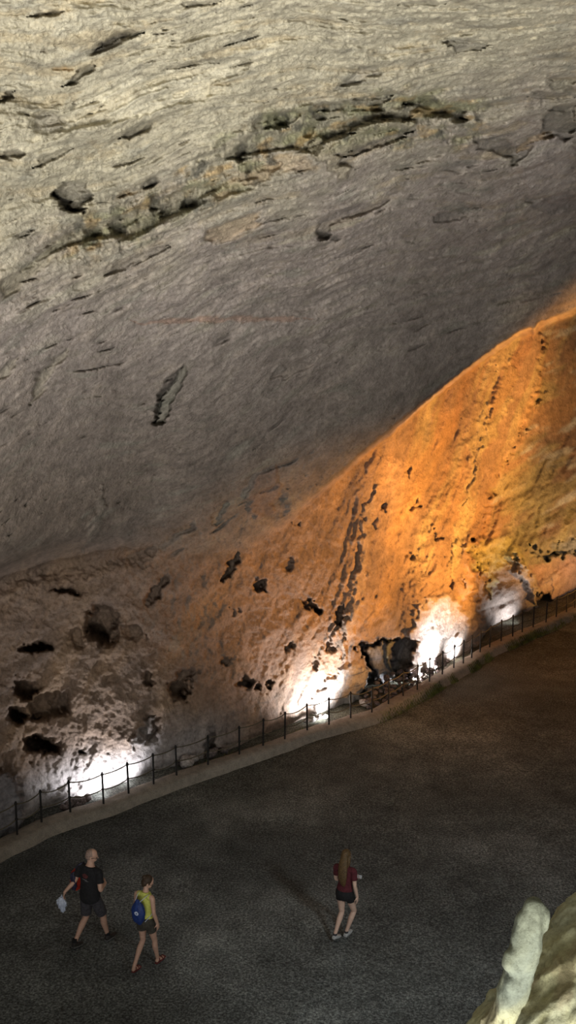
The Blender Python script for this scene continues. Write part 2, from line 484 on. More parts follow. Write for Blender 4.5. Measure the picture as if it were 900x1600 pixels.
patch([(855, 122), (900, 120), (900, 146), (862, 142)], .4, C(.25, .24, .17), .7, 3)
stroke([(820, 150), (850, 152), (900, 150)], 5, .4, dk, .5)
_bd, _bt, _ = seg_dist([(130, 365), (215, 338), (330, 278), (430, 214), (520, 196), (640, 182), (725, 190)])
_bm = sm(52, 22, _bd + 22 * noise(PX * .02, PSI * .05, 7.7))
D = D + _bm * (.30 * fbm(PX * .05, PY * .03, 151.1, 4) + .14 * ridged(PX * .09, PY * .05, 152.1, 3))
ALB = lay(ALB, C(.30, .30, .17), _bm * sm(-.05, .3, fbm(PX * .02, PSI * .03, 153.1, 4)) * .7)
ALB = lay(ALB, C(.50, .34, .14), _bm * sm(.08, .35, fbm(PX * .025, PSI * .04, 154.1, 4)) * .6)
ALB = lay(ALB, C(.09, .09, .075), _bm * sm(.10, .34, fbm(PX * .04, PY * .03, 155.1, 4)) * .75)
# left hanging block and lower broken band
patch([(84, 300), (98, 284), (132, 284), (138, 310), (126, 334), (108, 330), (92, 314)], .9, C(.17, .16, .14), .9, 3)
stroke([(84, 298), (100, 318), (122, 334)], 5, .5, dk, .8)
patch([(60, 395), (90, 370), (140, 352), (180, 342), (215, 320), (250, 310), (290, 296), (340, 276), (350, 290), (310, 318), (260, 345), (205, 372), (150, 372), (110, 384), (60, 410), (30, 425)], .55, C(.27, .25, .16), .7, 4)
for x, y, rx, ry in [(185, 352, 12, 16), (245, 320, 9, 16), (260, 332, 9, 10), (145, 362, 16, 8), (235, 285, 14, 7), (298, 318, 12, 8)]:
    blob(x, y, rx, ry, -20, .8, C(.13, .125, .1), .8)
patch([(320, 360), (370, 340), (410, 332), (400, 356), (360, 376), (330, 380)], .4, og, .6, 4)
patch([(0, 440), (40, 418), (90, 398), (60, 425), (20, 455), (0, 470)], .35, C(.28, .25, .15), .6, 5)
stroke([(165, 430), (220, 402), (270, 385)], 6, .35, dk, .5)
# lower vault marks
stroke([(205, 503), (300, 500), (400, 498), (485, 499)], 3.2, .10, C(.36, .20, .13), .75, 1.8)
patch([(291, 568), (294, 580), (280, 606), (264, 640), (250, 666), (234, 664), (246, 642), (246, 620), (270, 595)], 1.0, C(.25, .26, .2), .8, 2)
stroke([(288, 570), (268, 594), (248, 618), (246, 640), (237, 662)], 4, .7, C(.07, .07, .06), .9)
stroke([(50, 635), (75, 585), (104, 545)], 9, .35, C(.36, .34, .24), .55)
stroke([(0, 590), (30, 560)], 8, .3, C(.36, .34, .24), .5)
stroke([(430, 590), (455, 575), (487, 570)], 9, .35, C(.28, .24, .2), .6)
blob(440, 578, 8, 6, -30, -.3, C(.42, .38, .34), .7)
patch([(395, 745), (430, 728), (440, 760), (425, 800), (396, 812), (388, 780)], -.35, C(.36, .24, .19), .6, 4)
blob(425, 790, 26, 24, -30, .4, C(.17, .14, .13), .6)
stroke([(335, 820), (352, 790), (358, 784)], 6, .3, C(.33, .31, .25), .6)
stroke([(130, 860), (150, 815), (158, 760)], 7, -.3, C(.33, .30, .25), .5)
stroke([(345, 905), (365, 880), (372, 866)], 8, .5, dk, .4)
stroke([(-160, 925), (0, 890), (60, 874), (120, 864), (190, 850), (300, 825)], 34, .35, C(.16, .125, .10), .4)  # dark colour under the left crest, standing in for its shaded underside
# wall hollows, left; part of their shade is put into the colour
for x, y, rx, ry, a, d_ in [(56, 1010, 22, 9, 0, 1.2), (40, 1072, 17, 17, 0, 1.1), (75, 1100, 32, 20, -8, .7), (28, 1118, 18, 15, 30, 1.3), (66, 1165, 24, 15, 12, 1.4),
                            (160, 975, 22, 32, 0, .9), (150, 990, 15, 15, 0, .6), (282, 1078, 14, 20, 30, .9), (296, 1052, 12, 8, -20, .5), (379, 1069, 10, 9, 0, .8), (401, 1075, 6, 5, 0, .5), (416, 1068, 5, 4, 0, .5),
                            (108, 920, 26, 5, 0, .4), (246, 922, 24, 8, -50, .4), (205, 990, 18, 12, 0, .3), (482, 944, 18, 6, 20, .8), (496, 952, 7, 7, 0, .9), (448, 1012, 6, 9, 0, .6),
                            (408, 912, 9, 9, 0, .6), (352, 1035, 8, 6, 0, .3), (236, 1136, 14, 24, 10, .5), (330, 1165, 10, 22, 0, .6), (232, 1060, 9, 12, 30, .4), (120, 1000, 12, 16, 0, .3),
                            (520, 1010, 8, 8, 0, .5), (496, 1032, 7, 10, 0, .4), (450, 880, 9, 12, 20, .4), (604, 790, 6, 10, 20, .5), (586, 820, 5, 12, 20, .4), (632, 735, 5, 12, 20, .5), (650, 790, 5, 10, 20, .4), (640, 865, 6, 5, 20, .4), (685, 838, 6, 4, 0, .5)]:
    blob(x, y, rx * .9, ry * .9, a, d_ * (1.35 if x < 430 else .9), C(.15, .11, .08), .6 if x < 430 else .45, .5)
stroke([(524, 980), (530, 960), (534, 942)], 4.5, .7, C(.1, .08, .07), .8)
stroke([(512, 1012), (520, 990), (526, 975)], 4, .3, C(.55, .45, .38), .5)
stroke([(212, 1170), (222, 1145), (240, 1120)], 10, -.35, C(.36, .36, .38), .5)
# pale basal band left
low = sm(60, 0, np.abs(0)) if False else None
fy = np.interp(PX, [p[0] for p in POSTS], [p[1] for p in POSTS])
aboveb = fy - PY
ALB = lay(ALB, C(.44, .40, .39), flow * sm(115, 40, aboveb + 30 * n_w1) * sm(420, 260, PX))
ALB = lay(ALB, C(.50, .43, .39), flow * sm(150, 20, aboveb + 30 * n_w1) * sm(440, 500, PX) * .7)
patch([(-20, 1205), (22, 1212), (34, 1250), (30, 1300), (-20, 1320)], -.5, C(.20, .20, .22), .85, 4)
# first flare ridge (px 520-575)
stroke([(600, 740), (585, 820), (572, 890), (556, 950), (545, 1000), (535, 1050)], 34, -.2, C(.52, .36, .25), .55, taper=False)
stroke([(590, 760), (568, 880), (550, 960), (538, 1030)], 9, -.2, C(.56, .42, .30), .6)
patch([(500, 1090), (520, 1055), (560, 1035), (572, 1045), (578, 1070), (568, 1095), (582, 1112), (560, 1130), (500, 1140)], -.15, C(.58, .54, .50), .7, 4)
# niche behind the second lamp, coloured grey for its shade from amber light
patch([(562, 1008), (590, 1000), (612, 1002), (636, 996), (652, 1004), (640, 1040), (630, 1072), (585, 1110), (566, 1085), (574, 1045)], 1.5, greyb, .9, 3)
patch([(574, 1012), (600, 1004), (618, 1008), (612, 1040), (618, 1066), (596, 1072), (582, 1052)], -.95, C(.25, .25, .26), .9, 3)
stroke([(600, 1000), (612, 1010), (604, 1030), (614, 1058)], 3, -.25, gr, .7)
# pillar ridge with curtain folds from the crest to the second lamp
stroke([(838, 512), (826, 560), (806, 620), (786, 680), (764, 740), (738, 790), (722, 840), (712, 880), (700, 930), (690, 1000), (684, 1070)], 62, -.55, C(.53, .36, .22), .45, taper=False)
stroke([(800, 560), (790, 610), (770, 665), (750, 710)], 12, -.15, C(.55, .50, .26), .55)
stroke([(755, 640), (735, 740), (716, 830), (704, 900)], 9, -.1, C(.56, .50, .30), .5)
stroke([(778, 570), (752, 680), (722, 790)], 5, .14)
stroke([(744, 700), (722, 800), (690, 880), (668, 950)], 6, .12)
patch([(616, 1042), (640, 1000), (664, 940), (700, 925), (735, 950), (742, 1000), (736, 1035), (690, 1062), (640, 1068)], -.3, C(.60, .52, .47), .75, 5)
_cm = flow * sm(600, 680, PX) * sm(930, 860, PY)
_F2 = PX + .36 * PY + 14 * n_w1
D = D + _cm * (.26 * ridged(_F2 * .022, PY * .0022, 171.1, 3) + .10 * ridged(_F2 * .07, PY * .004, 172.1, 2))
ALB = lay(ALB, C(.50, .44, .25), _cm * sm(.0, .35, fbm(_F2 * .045, PY * .004, 173.1, 3)) * .55)
ALB = lay(ALB, C(.36, .21, .12), _cm * sm(.1, .35, fbm(_F2 * .035, PY * .004, 174.1, 3)) * .6)
# recess right of the pillar with shelf, algae and the hollow behind
rec = sm(0, 16, WX - np.interp(WY, [520, 590, 650, 700, 760, 820, 860, 930, 1010], [838, 838, 824, 797, 768, 744, 728, 738, 750])) * flow
D = D + rec * (.9 + 2.1 * sm(50, 170, np.interp(PX, [p[0] for p in POSTS], [p[1] for p in POSTS]) - PY))
sh, _ = poly_in([(742, 880), (730, 850), (760, 830), (800, 800), (860, 740), (960, 640), (1200, 560), (1200, 865), (900, 868), (860, 872), (824, 884), (790, 864), (770, 880), (756, 900)], 34)
D = D - .8 * sh
ST2 = PX * .55 + PY * .85
D = D + rec * (.42 * ridged(ST2 * .03, (PX - PY) * .006, 81.1, 4) * sm(690, 800, PY) + .35 * fbm(PX * .01, PY * .012, 82.1, 3))
alg = rec * sm(.0, .28, fbm(ST2 * .028, (PX - PY) * .007, 83.1, 4) + np.interp(PY, [560, 700, 800, 880, 930], [-.25, .0, .14, .1, -.4]) + np.interp(PX, [740, 850, 1000], [-.05, .04, .15]))
ALB = lay(ALB, C(.36, .38, .20), alg * .45)
ALB = lay(ALB, C(.50, .52, .48), rec * sm(.08, .35, fbm(ST2 * .05, (PX - PY) * .010, 84.1, 4) + np.interp(PX, [800, 900], [-.2, .05])) * .8)
patch([(728, 850), (760, 842), (800, 838), (822, 868), (824, 890), (800, 880), (770, 900), (745, 890)], -.2, C(.50, .47, .20), .7, 6)
patch([(862, 852), (900, 846), (960, 840), (960, 868), (900, 868), (850, 874)], .9, C(.25, .28, .30), .7, 3)
stroke([(826, 852), (846, 870), (872, 872)], 5, .6, C(.25, .25, .22), .6)
patch([(822, 886), (860, 876), (960, 868), (1000, 900), (1000, 960), (870, 940), (842, 930)], .0, C(.46, .29, .22), .8, 4)
stroke([(806, 870), (820, 905), (842, 940), (850, 960)], 9, -.6, C(.60, .50, .40), .7)
patch([(834, 928), (856, 924), (858, 950), (846, 958), (838, 944)], 1.4, C(.10, .07, .05), .8, 2)
stroke([(745, 880), (770, 910), (776, 935)], 5, -.3, C(.46, .46, .2), .6)
for x, y in ((703, 910), (728, 912)):
    blob(x, y, 3, 8, -15, .3, C(.3, .2, .14), .6)
# orange lip at the far end of the vault and the little stalactite
stroke([(837, 500), (836, 516), (834, 526)], 6, -.0)

ALB = ALB * (1 + .38 * fbm(PX * .035, PSI * .08, 161.1, 5) + .25 * fbm(PX * .15, PY * .15, 162.1, 2))[..., None]
ALB = np.clip(ALB, .02, .75)
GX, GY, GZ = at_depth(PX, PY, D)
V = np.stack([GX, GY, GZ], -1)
ny, nx = PX.shape
idx = np.arange(ny * nx).reshape(ny, nx)
quads = np.stack([idx[:-1, :-1], idx[1:, :-1], idx[1:, 1:], idx[:-1, 1:]], -1).reshape(-1, 4)
Vf = V.reshape(-1, 3); Af = ALB.reshape(-1, 3)
isw = (PY - yc > 0).reshape(-1)
keep = (Vf[:, 2] > -.8)[quads].any(1)
wall_q = isw[quads].sum(1) >= 2
def sub(name, q, label, cat):
    used = np.zeros(len(Vf), bool); used[q.ravel()] = True
    rem = np.cumsum(used) - 1
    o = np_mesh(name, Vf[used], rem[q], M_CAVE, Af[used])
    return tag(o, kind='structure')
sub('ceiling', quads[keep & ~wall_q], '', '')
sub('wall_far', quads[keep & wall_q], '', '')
del Vf, Af, quads

# ------------------------------------------------------------------ floor
gx = axis([(-30, -9, 1.0), (-9, 14, .08), (14, 60, 1.2)]); gy = axis([(-6, 14, .8), (14, 40, .1), (40, 85, 1.2)])
X, Y = np.meshgrid(gx, gy)
Z = .05 * fbm(X * .25, Y * .25, 1.5, 3) + .012 * fbm(X * 1.5, Y * 1.5, 3.5, 4) - .005
ny, nx = X.shape
idx = np.arange(ny * nx).reshape(ny, nx)
q = np.stack([idx[:-1, :-1], idx[:-1, 1:], idx[1:, 1:], idx[1:, :-1]], -1).reshape(-1, 4)
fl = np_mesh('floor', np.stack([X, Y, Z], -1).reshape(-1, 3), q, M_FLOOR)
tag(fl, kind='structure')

# ------------------------------------------------------------------ kerb (rough mortar ledge the fence stands on)
def resample(pts, step):
    out = []; 
    for a, b in zip(pts[:-1], pts[1:]):
        n = max(1, int(math.dist(a, b) / step))
        for i in range(n): out.append(a.lerp(b, i / n))
    out.append(pts[-1]); return out
K = resample([Vector(p) for p in line], .10)
kp = np.array([(p.x, p.y) for p in K])
for _ in range(6): kp[1:-1] = (kp[:-2] + 2 * kp[1:-1] + kp[2:]) / 4
tg = np.gradient(kp, axis=0); tg /= np.linalg.norm(tg, axis=1)[:, None]
nr = np.stack([tg[:, 1], -tg[:, 0]], 1)   # towards the walkway
prof = [(.40, -.08), (.31, -.01), (.27, .05), (.24, .11), (.21, .165), (.17, .20), (.11, .215), (.04, .222), (-.04, .224), (-.12, .218), (-.20, .20), (-.26, .15), (-.30, .06), (-.33, -.08)]
V = []; CC = []
for i, (o, z) in enumerate(prof):
    s_ = np.arange(len(kp)) * .1
    w = .05 * fbm(s_ * .6, o * 3, 5.5, 4) + .03 * fbm(s_ * 3, o * 8, 8.5, 3)
    zz = z + (.03 * fbm(s_ * .9, o * 4, 2.5, 3) + .02 * fbm(s_ * 4, o * 9, 12.5, 2)) * (1 if 1 < i < 12 else 0)
    V.append(np.stack([kp[:, 0] + nr[:, 0] * (o + w), kp[:, 1] + nr[:, 1] * (o + w), zz], -1))
    c = np.zeros((len(kp), 3)) + np.array([.27, .24, .20])
    moss = sm(.0, .3, fbm(s_ * .7, o * 4, 21.5, 3) + .05) * sm(.5, .9, s_ / s_.max())
    c = c * (1 - .6 * moss[:, None]) + .6 * moss[:, None] * np.array([.17, .15, .06])
    CC.append(c)
V = np.stack(V, 0); CC = np.stack(CC, 0)
ny, nx = V.shape[:2]
idx = np.arange(ny * nx).reshape(ny, nx)
q = np.stack([idx[:-1, :-1], idx[:-1, 1:], idx[1:, 1:], idx[1:, :-1]], -1).reshape(-1, 4)
kb = np_mesh('trim_1', V.reshape(-1, 3), q, rock_mat('kerb_mortar', 2.5, .6), CC.reshape(-1, 3))
tag(kb, kind='structure')
# ------------------------------------------------------------------ tubes
def tube(pts, rad, seg=8, cap=True):
    """rings along pts; rad float / list; returns verts, faces"""
    pts = [Vector(p) for p in pts]; n = len(pts)
    if not isinstance(rad, (list, tuple)): rad = [rad] * n
    V, F = [], []
    up = None
    for i, p in enumerate(pts):
        t = (pts[min(i + 1, n - 1)] - pts[max(i - 1, 0)]).normalized()
        if up is None:
            ref = Vector((1, 0, 0)) if abs(t.x) < .8 else Vector((0, 1, 0))
            up = (ref - t * ref.dot(t)).normalized()
        else:
            up = (up - t * up.dot(t)).normalized()
        s = t.cross(up)
        r = rad[i]
        a, b = r if isinstance(r, tuple) else (r, r)
        for k in range(seg):
            an = 2 * math.pi * k / seg
            V.append(p + up * (a * math.cos(an)) + s * (b * math.sin(an)))
    for i in range(n - 1):
        for k in range(seg):
            k2 = (k + 1) % seg
            F.append((i * seg + k, i * seg + k2, (i + 1) * seg + k2, (i + 1) * seg + k))
    if cap:
        F.append(tuple(range(seg - 1, -1, -1)))
        F.append(tuple((n - 1) * seg + k for k in range(seg)))
    return V, F

# ------------------------------------------------------------------ fence
root = empty('rope_fence', tuple(PW[len(PW) // 2]))
tag(root, 'low rope barrier of thin black posts along the rough kerb below the lit cave wall', 'fence')
PH = .765
post_tops = []
base0 = root.location.copy()
for i, p in enumerate(PW):
    lx = random.uniform(-.015, .015); ly = random.uniform(-.02, .02)
    b = p - base0 + Vector((0, 0, -.06)); tp = p - base0 + Vector((lx, ly, PH - .01))
    v1, f1 = tube([b, b.lerp(tp, .5), tp - Vector((0, 0, .012)), tp], [.023, .023, .023, .012], 8)
    # collars that hold the ropes
    for zf in (.93, .50):
        c = b.lerp(tp, zf)
        v2, f2 = tube([c - Vector((0, 0, .018)), c + Vector((0, 0, .018))], .034, 8)
        o_ = len(v1); v1 = v1 + v2; f1 = f1 + [tuple(x + o_ for x in f) for f in f2]
    mesh_obj('post', v1, f1, M_POST, root, smooth=False)
    post_tops.append((b.lerp(tp, .93), b.lerp(tp, .50)))
for i in range(len(PW) - 1):
    for lv in (0, 1):
        a = post_tops[i][lv]; b = post_tops[i + 1][lv]
        sag = (.07 if lv == 0 else .06) * random.uniform(.5, 1.3)
        pts = [a.lerp(b, k / 8) - Vector((0, 0, sag * 4 * (k / 8) * (1 - k / 8))) for k in range(9)]
        v1, f1 = tube(pts, .013, 6)
        mesh_obj('rope', v1, f1, M_ROPE, root)

# ------------------------------------------------------------------ rocks behind the fence
import bmesh
def rock_mesh(name, seed, mat):
    bm = bmesh.new(); bmesh.ops.create_icosphere(bm, subdivisions=3, radius=1)
    P = np.array([v.co for v in bm.verts])
    n = fbm(P[:, 0] * .8 + seed * 3.1, P[:, 1] * .8, P[:, 2] * .8, 3)
    n2 = terrace(fbm(P[:, 0] * 1.6 + seed * 7.1, P[:, 1] * 1.6, P[:, 2] * 1.6, 2), 3, 3)
    for v, a, b in zip(bm.verts, n, n2):
        k = 1 + .45 * a + .35 * b
        v.co = Vector((v.co.x * k, v.co.y * k * .8, v.co.z * k * .68))
    me = bpy.data.meshes.new(name); bm.to_mesh(me); bm.free()
    me.polygons.foreach_set('use_smooth', [True] * len(me.polygons))
    me.materials.append(mat)
    return me
M_STONE = plain('rubble_stone', (.13, .105, .10), .9, .35, 4, bump=.5)
M_STONEL = plain('pale_stone', (.36, .33, .31), .9, .25, 4, bump=.5)
rocks = [rock_mesh('rock', i, M_STONE) for i in range(6)]
rocksl = [rock_mesh('rock', i + 9, M_STONEL) for i in range(3)]
def put_rock(px, py, z, s, label, group, lib=rocks):
    me = random.choice(lib)
    p = at_height(px, py, z)
    o = bpy.data.objects.new('rock', me)
    o.location = p; o.scale = (s * random.uniform(.8, 1.25), s * random.uniform(.8, 1.2), s * random.uniform(.75, 1.1))
    o.rotation_euler = (random.uniform(-.3, .3), random.uniform(-.3, .3), random.uniform(0, 6.28))
    COL.objects.link(o)
    tag(o, label, 'rock', group)
    return o
# rubble bank in the niche between the two bright lamps
placed = []
tries = 0
while len(placed) < 62 and tries < 4000:
    tries += 1
    t = random.random()
    px = 572 + 128 * t
    fyp = np.interp(px, [p[0] for p in POSTS], [p[1] for p in POSTS])
    py = random.uniform(fyp - np.interp(px, [572, 600, 650, 700], [34, 48, 34, 18]), fyp - 6)
    dep = (fyp - py) / 48.
    z = .10 + .30 * dep
    s = random.choice([.07, .085, .10, .125, .16]) * (1 + .2 * dep)
    if any(math.hypot(px - a, (py - b) * 1.6) < (s + c) * 50 for a, b, c in placed): continue
    placed.append((px, py, s))
    put_rock(px, py, z, s, 'dark loose stone in the rubble bank inside the grey niche behind the fence', 'rubble stones in the niche')
for px, py, s in [(108, 1257, .13), (118, 1252, .16), (128, 1251, .15), (136, 1247, .12), (122, 1259, .1), (100, 1262, .1)]:
    put_rock(px, py, .14, s, 'dark stone in the small heap at the wall foot left of the lowest lamp glow', 'stones left of the lowest lamp')
put_rock(332, 1176, .16, .17, 'dark round stone at the wall foot just right of the eighth post from the left', None)
put_rock(350, 1172, .14, .13, 'smaller dark stone right of the dark round one at the wall foot', None)
for px, py, s in [(488, 1124, .13), (498, 1121, .1), (506, 1119, .12), (478, 1127, .1)]:
    put_rock(px, py, .14, s, 'pale reddish stone at the foot of the middle white lamp glow', 'stones by the middle lamp glow', rocksl)
for px, py, s in [(292, 1190, .22), (302, 1186, .16), (570, 1098, .2)]:
    put_rock(px, py, .14, s, {292: 'broad pale boulder at the wall foot between the seventh and eighth posts', 302: 'pale stone leaning on the broad boulder at the wall foot',
             570: 'pale boulder at the left end of the rubble niche'}[px], None, rocksl)

# ------------------------------------------------------------------ grass on the kerb
gv, gf = [], []
def blade(p, h, w):
    a = random.uniform(0, 6.28); dx, dy = math.cos(a) * w, math.sin(a) * w
    lx, ly = random.uniform(-.5, .5) * h, random.uniform(-.5, .5) * h
    i = len(gv)
    gv.extend([(p[0] - dx, p[1] - dy, p[2]), (p[0] + dx, p[1] + dy, p[2]), (p[0] + lx * .4 + dx * .7, p[1] + ly * .4 + dy * .7, p[2] + h * .6), (p[0] + lx * .4 - dx * .7, p[1] + ly * .4 - dy * .7, p[2] + h * .6), (p[0] + lx, p[1] + ly, p[2] + h)])
    gf.extend([(i, i + 1, i + 2, i + 3), (i + 3, i + 2, i + 4)])
kcol = np.array([(x / (y * CT + CAMH * ST)) * FPX + 450 for x, y in kp])
sel = [i for i in range(len(kp)) if 300 < kcol[i] < 905]
dens = {}
while len(gf) < 11000:
    i = random.choice(sel)
    c = kcol[i]
    pr = np.interp(c, [330, 420, 480, 500, 640, 660, 830, 850, 905], [.15, .3, .3, .05, .25, 1, 1, .25, .25])
    pr *= max(0, min(1, .5 + 2.2 * float(noise(i * .13, .5, .5))))
    if random.random() > pr: continue
    o_ = random.uniform(.20, .40) if c > 500 else random.uniform(-.45, -.2)
    zz = np.interp(o_, [-.4, -.3, -.2, .2, .3, .4], [.0, .06, .18, .16, .03, -.01])
    blade((kp[i, 0] + nr[i, 0] * o_, kp[i, 1] + nr[i, 1] * o_, zz - .01), random.uniform(.04, .13), .007)
gr_o = mesh_obj('grass', gv, gf, M_GRASS)
tag(gr_o, 'thin yellowish green grass and moss tufts along the edge of the kerb', 'grass', kind='stuff')

# ------------------------------------------------------------------ near rock outcrop (right foreground)
def ball_mesh(balls):
    V, F = [], []
    for (c, r) in balls:
        bm = bmesh.new(); bmesh.ops.create_icosphere(bm, subdivisions=3, radius=1)
        i0 = len(V)
        for v in bm.verts:
            V.append((c[0] + v.co.x * r[0], c[1] + v.co.y * r[1], c[2] + v.co.z * r[2]))
        F += [tuple(i0 + v.index for v in f.verts) for f in bm.faces]
        bm.free()
    return V, F

def remesh(name, V, F, vox, mat, parent=None, smooth_it=4):
    me = bpy.data.meshes.new(name + '_src'); me.from_pydata([tuple(v) for v in V], [], F)
    o = bpy.data.objects.new(name + '_src', me); COL.objects.link(o)
    m = o.modifiers.new('r', 'REMESH'); m.mode = 'VOXEL'; m.voxel_size = vox; m.use_smooth_shade = True
    if smooth_it:
        s = o.modifiers.new('s', 'SMOOTH'); s.iterations = smooth_it; s.factor = .5
    dg = bpy.context.evaluated_depsgraph_get(); dg.update()
    me2 = bpy.data.meshes.new_from_object(o.evaluated_get(dg))
    me2.name = name
    bpy.data.objects.remove(o); bpy.data.meshes.remove(me)
    me2.materials.clear(); me2.materials.append(mat)
    me2.polygons.foreach_set('use_smooth', [True] * len(me2.polygons))
    ob = bpy.data.objects.new(name, me2); COL.objects.link(ob)
    if parent is not None: ob.parent = parent
    return ob

def pt(px, py, D):
    x, y, z = at_depth(px, py, D); return Vector((float(x), float(y), float(z)))
V, F = [], []
def addm(vf):
    i0 = len(V); V.extend([tuple(v) for v in vf[0]]); F.extend([tuple(i0 + k for k in f) for f in vf[1]])
# big sloping back: from lower left of the frame up to the right, plus its mass down to the cave floor
DO = 6.2
ridge = [(620, 1800), (715, 1645), (766, 1580), (822, 1516), (878, 1454), (930, 1410), (1030, 1380), (1200, 1340)]
pts = []; rad = []
for i, (x, y) in enumerate(ridge):
    r = [.5, .5, .52, .55, .6, .75, .9, 1.0][i]
    # push the axis off the outline by the radius so that the outline is the silhouette
    q = pt(x, y, DO + .12 * i)
    nrm = Vector((.78, 0, -.62)) if i < 4 else Vector((.6, 0, -.8)) if i < 5 else Vector((.25, 0, -.97))
    pts.append(q + nrm * r * .98); rad.append((r, r))
addm(tube(pts, rad, 24))
addm(tube([pts[3], pts[3] + Vector((.9, .1, -1.2)), pts[3] + Vector((1.6, .2, -3)), Vector((pts[3].x + 2.0, pts[3].y - .6, -.3))], [.75, 1.1, 1.6, 2.2], 24))
addm(tube([pts[1], pts[1] + Vector((.8, -.3, -1.6)), Vector((pts[1].x + 1.6, pts[1].y - 1.0, -.3))], [.6, 1.1, 1.7], 24))
# the pale knob standing on its left edge
kn = [(839, 1409, .030), (838, 1416, .052), (831, 1436, .082), (823, 1465, .100), (817, 1498, .104), (806, 1535, .105), (790, 1575, .115), (770, 1640, .16)]
kc = []; kr = []
for x, y, r in kn:
    q = pt(x, y, DO - .28); kc.append(q + Vector((.012, .05, -.02))); kr.append((r, r * 1.3))
addm(tube(kc, kr, 20))
addm(ball_mesh([(pt(852, 1436, DO - .2), (.035, .08, .10)), (pt(796, 1492, DO - .3), (.035, .05, .03)), (pt(793, 1503, DO - .3), (.042, .06, .05)),
               (pt(800, 1535, DO - .32), (.05, .08, .045))]))
oc = remesh('rock_outcrop', V, F, .022, M_OUT, None, 5)
me = oc.data
P = np.empty(len(me.vertices) * 3, np.float32); me.vertices.foreach_get('co', P); P = P.reshape(-1, 3)
Nn = np.empty(len(me.vertices) * 3, np.float32); me.vertices.foreach_get('normal', Nn); Nn = Nn.reshape(-1, 3)
u_ = (P[:, 0] * .62 + P[:, 2] * .78); v_ = (P[:, 0] * .78 - P[:, 2] * .62)
d1 = .10 * fbm(u_ * .9, v_ * 2.6, P[:, 1] * 1.6, 4)
d2 = terrace(fbm(u_ * 1.6, v_ * 4.2 + 3, P[:, 1] * 3, 3), 4, 6) * .11
d3 = .012 * fbm(P[:, 0] * 14, P[:, 1] * 14, P[:, 2] * 14, 3) + .03 * fbm(P[:, 0] * 5, P[:, 1] * 5, P[:, 2] * 3, 3)
# distance to knob axis keeps the knob smooth
kx = np.min([np.linalg.norm((P - np.array(c)) * np.array([1, .7, 1]), axis=1) - r[0] for c, r in zip(kc, kr)], axis=0)
kn_m = sm(.13, .05, kx) * sm(pt(800, 1556, DO).z, pt(800, 1500, DO).z, P[:, 2])
P2 = P + Nn * ((d1 + d2) * (1 - .8 * kn_m) + d3)[:, None]
me.vertices.foreach_set('co', P2.astype(np.float32).ravel())
base = np.zeros((len(P), 3)) + np.array([.43, .425, .25])
m1 = sm(.0, .3, fbm(u_ * 1.5, v_ * 5, P[:, 1] * 3 + 4, 4))[:, None]
base = base * (1 - .55 * m1) + .55 * m1 * np.array([.31, .33, .25])
m2 = sm(.12, .34, fbm(u_ * 2.2, v_ * 7, P[:, 1] * 3 + 14, 4))[:, None]
base = base * (1 - .6 * m2) + .6 * m2 * np.array([.25, .20, .11])
base = base * (1 - kn_m[:, None] * .7) + kn_m[:, None] * .7 * np.array([.085, .115, .11])
c = me.color_attributes.new('rock', 'FLOAT_COLOR', 'POINT')
a = np.ones((len(P), 4), np.float32); a[:, :3] = base
c.data.foreach_set('color', a.ravel())
me.update()
tag(oc, 'pale yellow green rock outcrop with a rounded grey knob, in front of the dark floor', 'rock')
# ------------------------------------------------------------------ people
def ball(c, r):
    return ball_mesh([(c, r if isinstance(r, tuple) else (r, r, r))])

class Geo:
    def __init__(s): s.V = []; s.F = []
    def add(s, vf, M=None):
        i0 = len(s.V)
        s.V += [tuple(M @ Vector(v)) if M is not None else tuple(v) for v in vf[0]]
        s.F += [tuple(i0 + k for k in f) for f in vf[1]]
    def build(s, name, vox, mat, parent, it=4):
        return remesh(name, s.V, s.F, vox, mat, parent, it)

def limb(g, pts, rad, seg=14):
    """Catmull-Rom through the joints, with the ends rounded off"""
    P = [Vector(p) for p in pts]; out = []; rr = []
    for i in range(len(P) - 1):
        p0 = P[max(i - 1, 0)]; p1 = P[i]; p2 = P[i + 1]; p3 = P[min(i + 2, len(P) - 1)]
        for k in range(4):
            t = k / 4
            q = .5 * ((2 * p1) + (p2 - p0) * t + (2 * p0 - 5 * p1 + 4 * p2 - p3) * t * t + (3 * p1 - p0 - 3 * p2 + p3) * t ** 3)
            out.append(q)
            a, b = rad[i], rad[i + 1]
            a = a if isinstance(a, tuple) else (a, a); b = b if isinstance(b, tuple) else (b, b)
            rr.append((a[0] + (b[0] - a[0]) * t, a[1] + (b[1] - a[1]) * t))
    out.append(P[-1]); e = rad[-1]; rr.append(e if isinstance(e, tuple) else (e, e))
    g.add(tube(out, rr, seg))

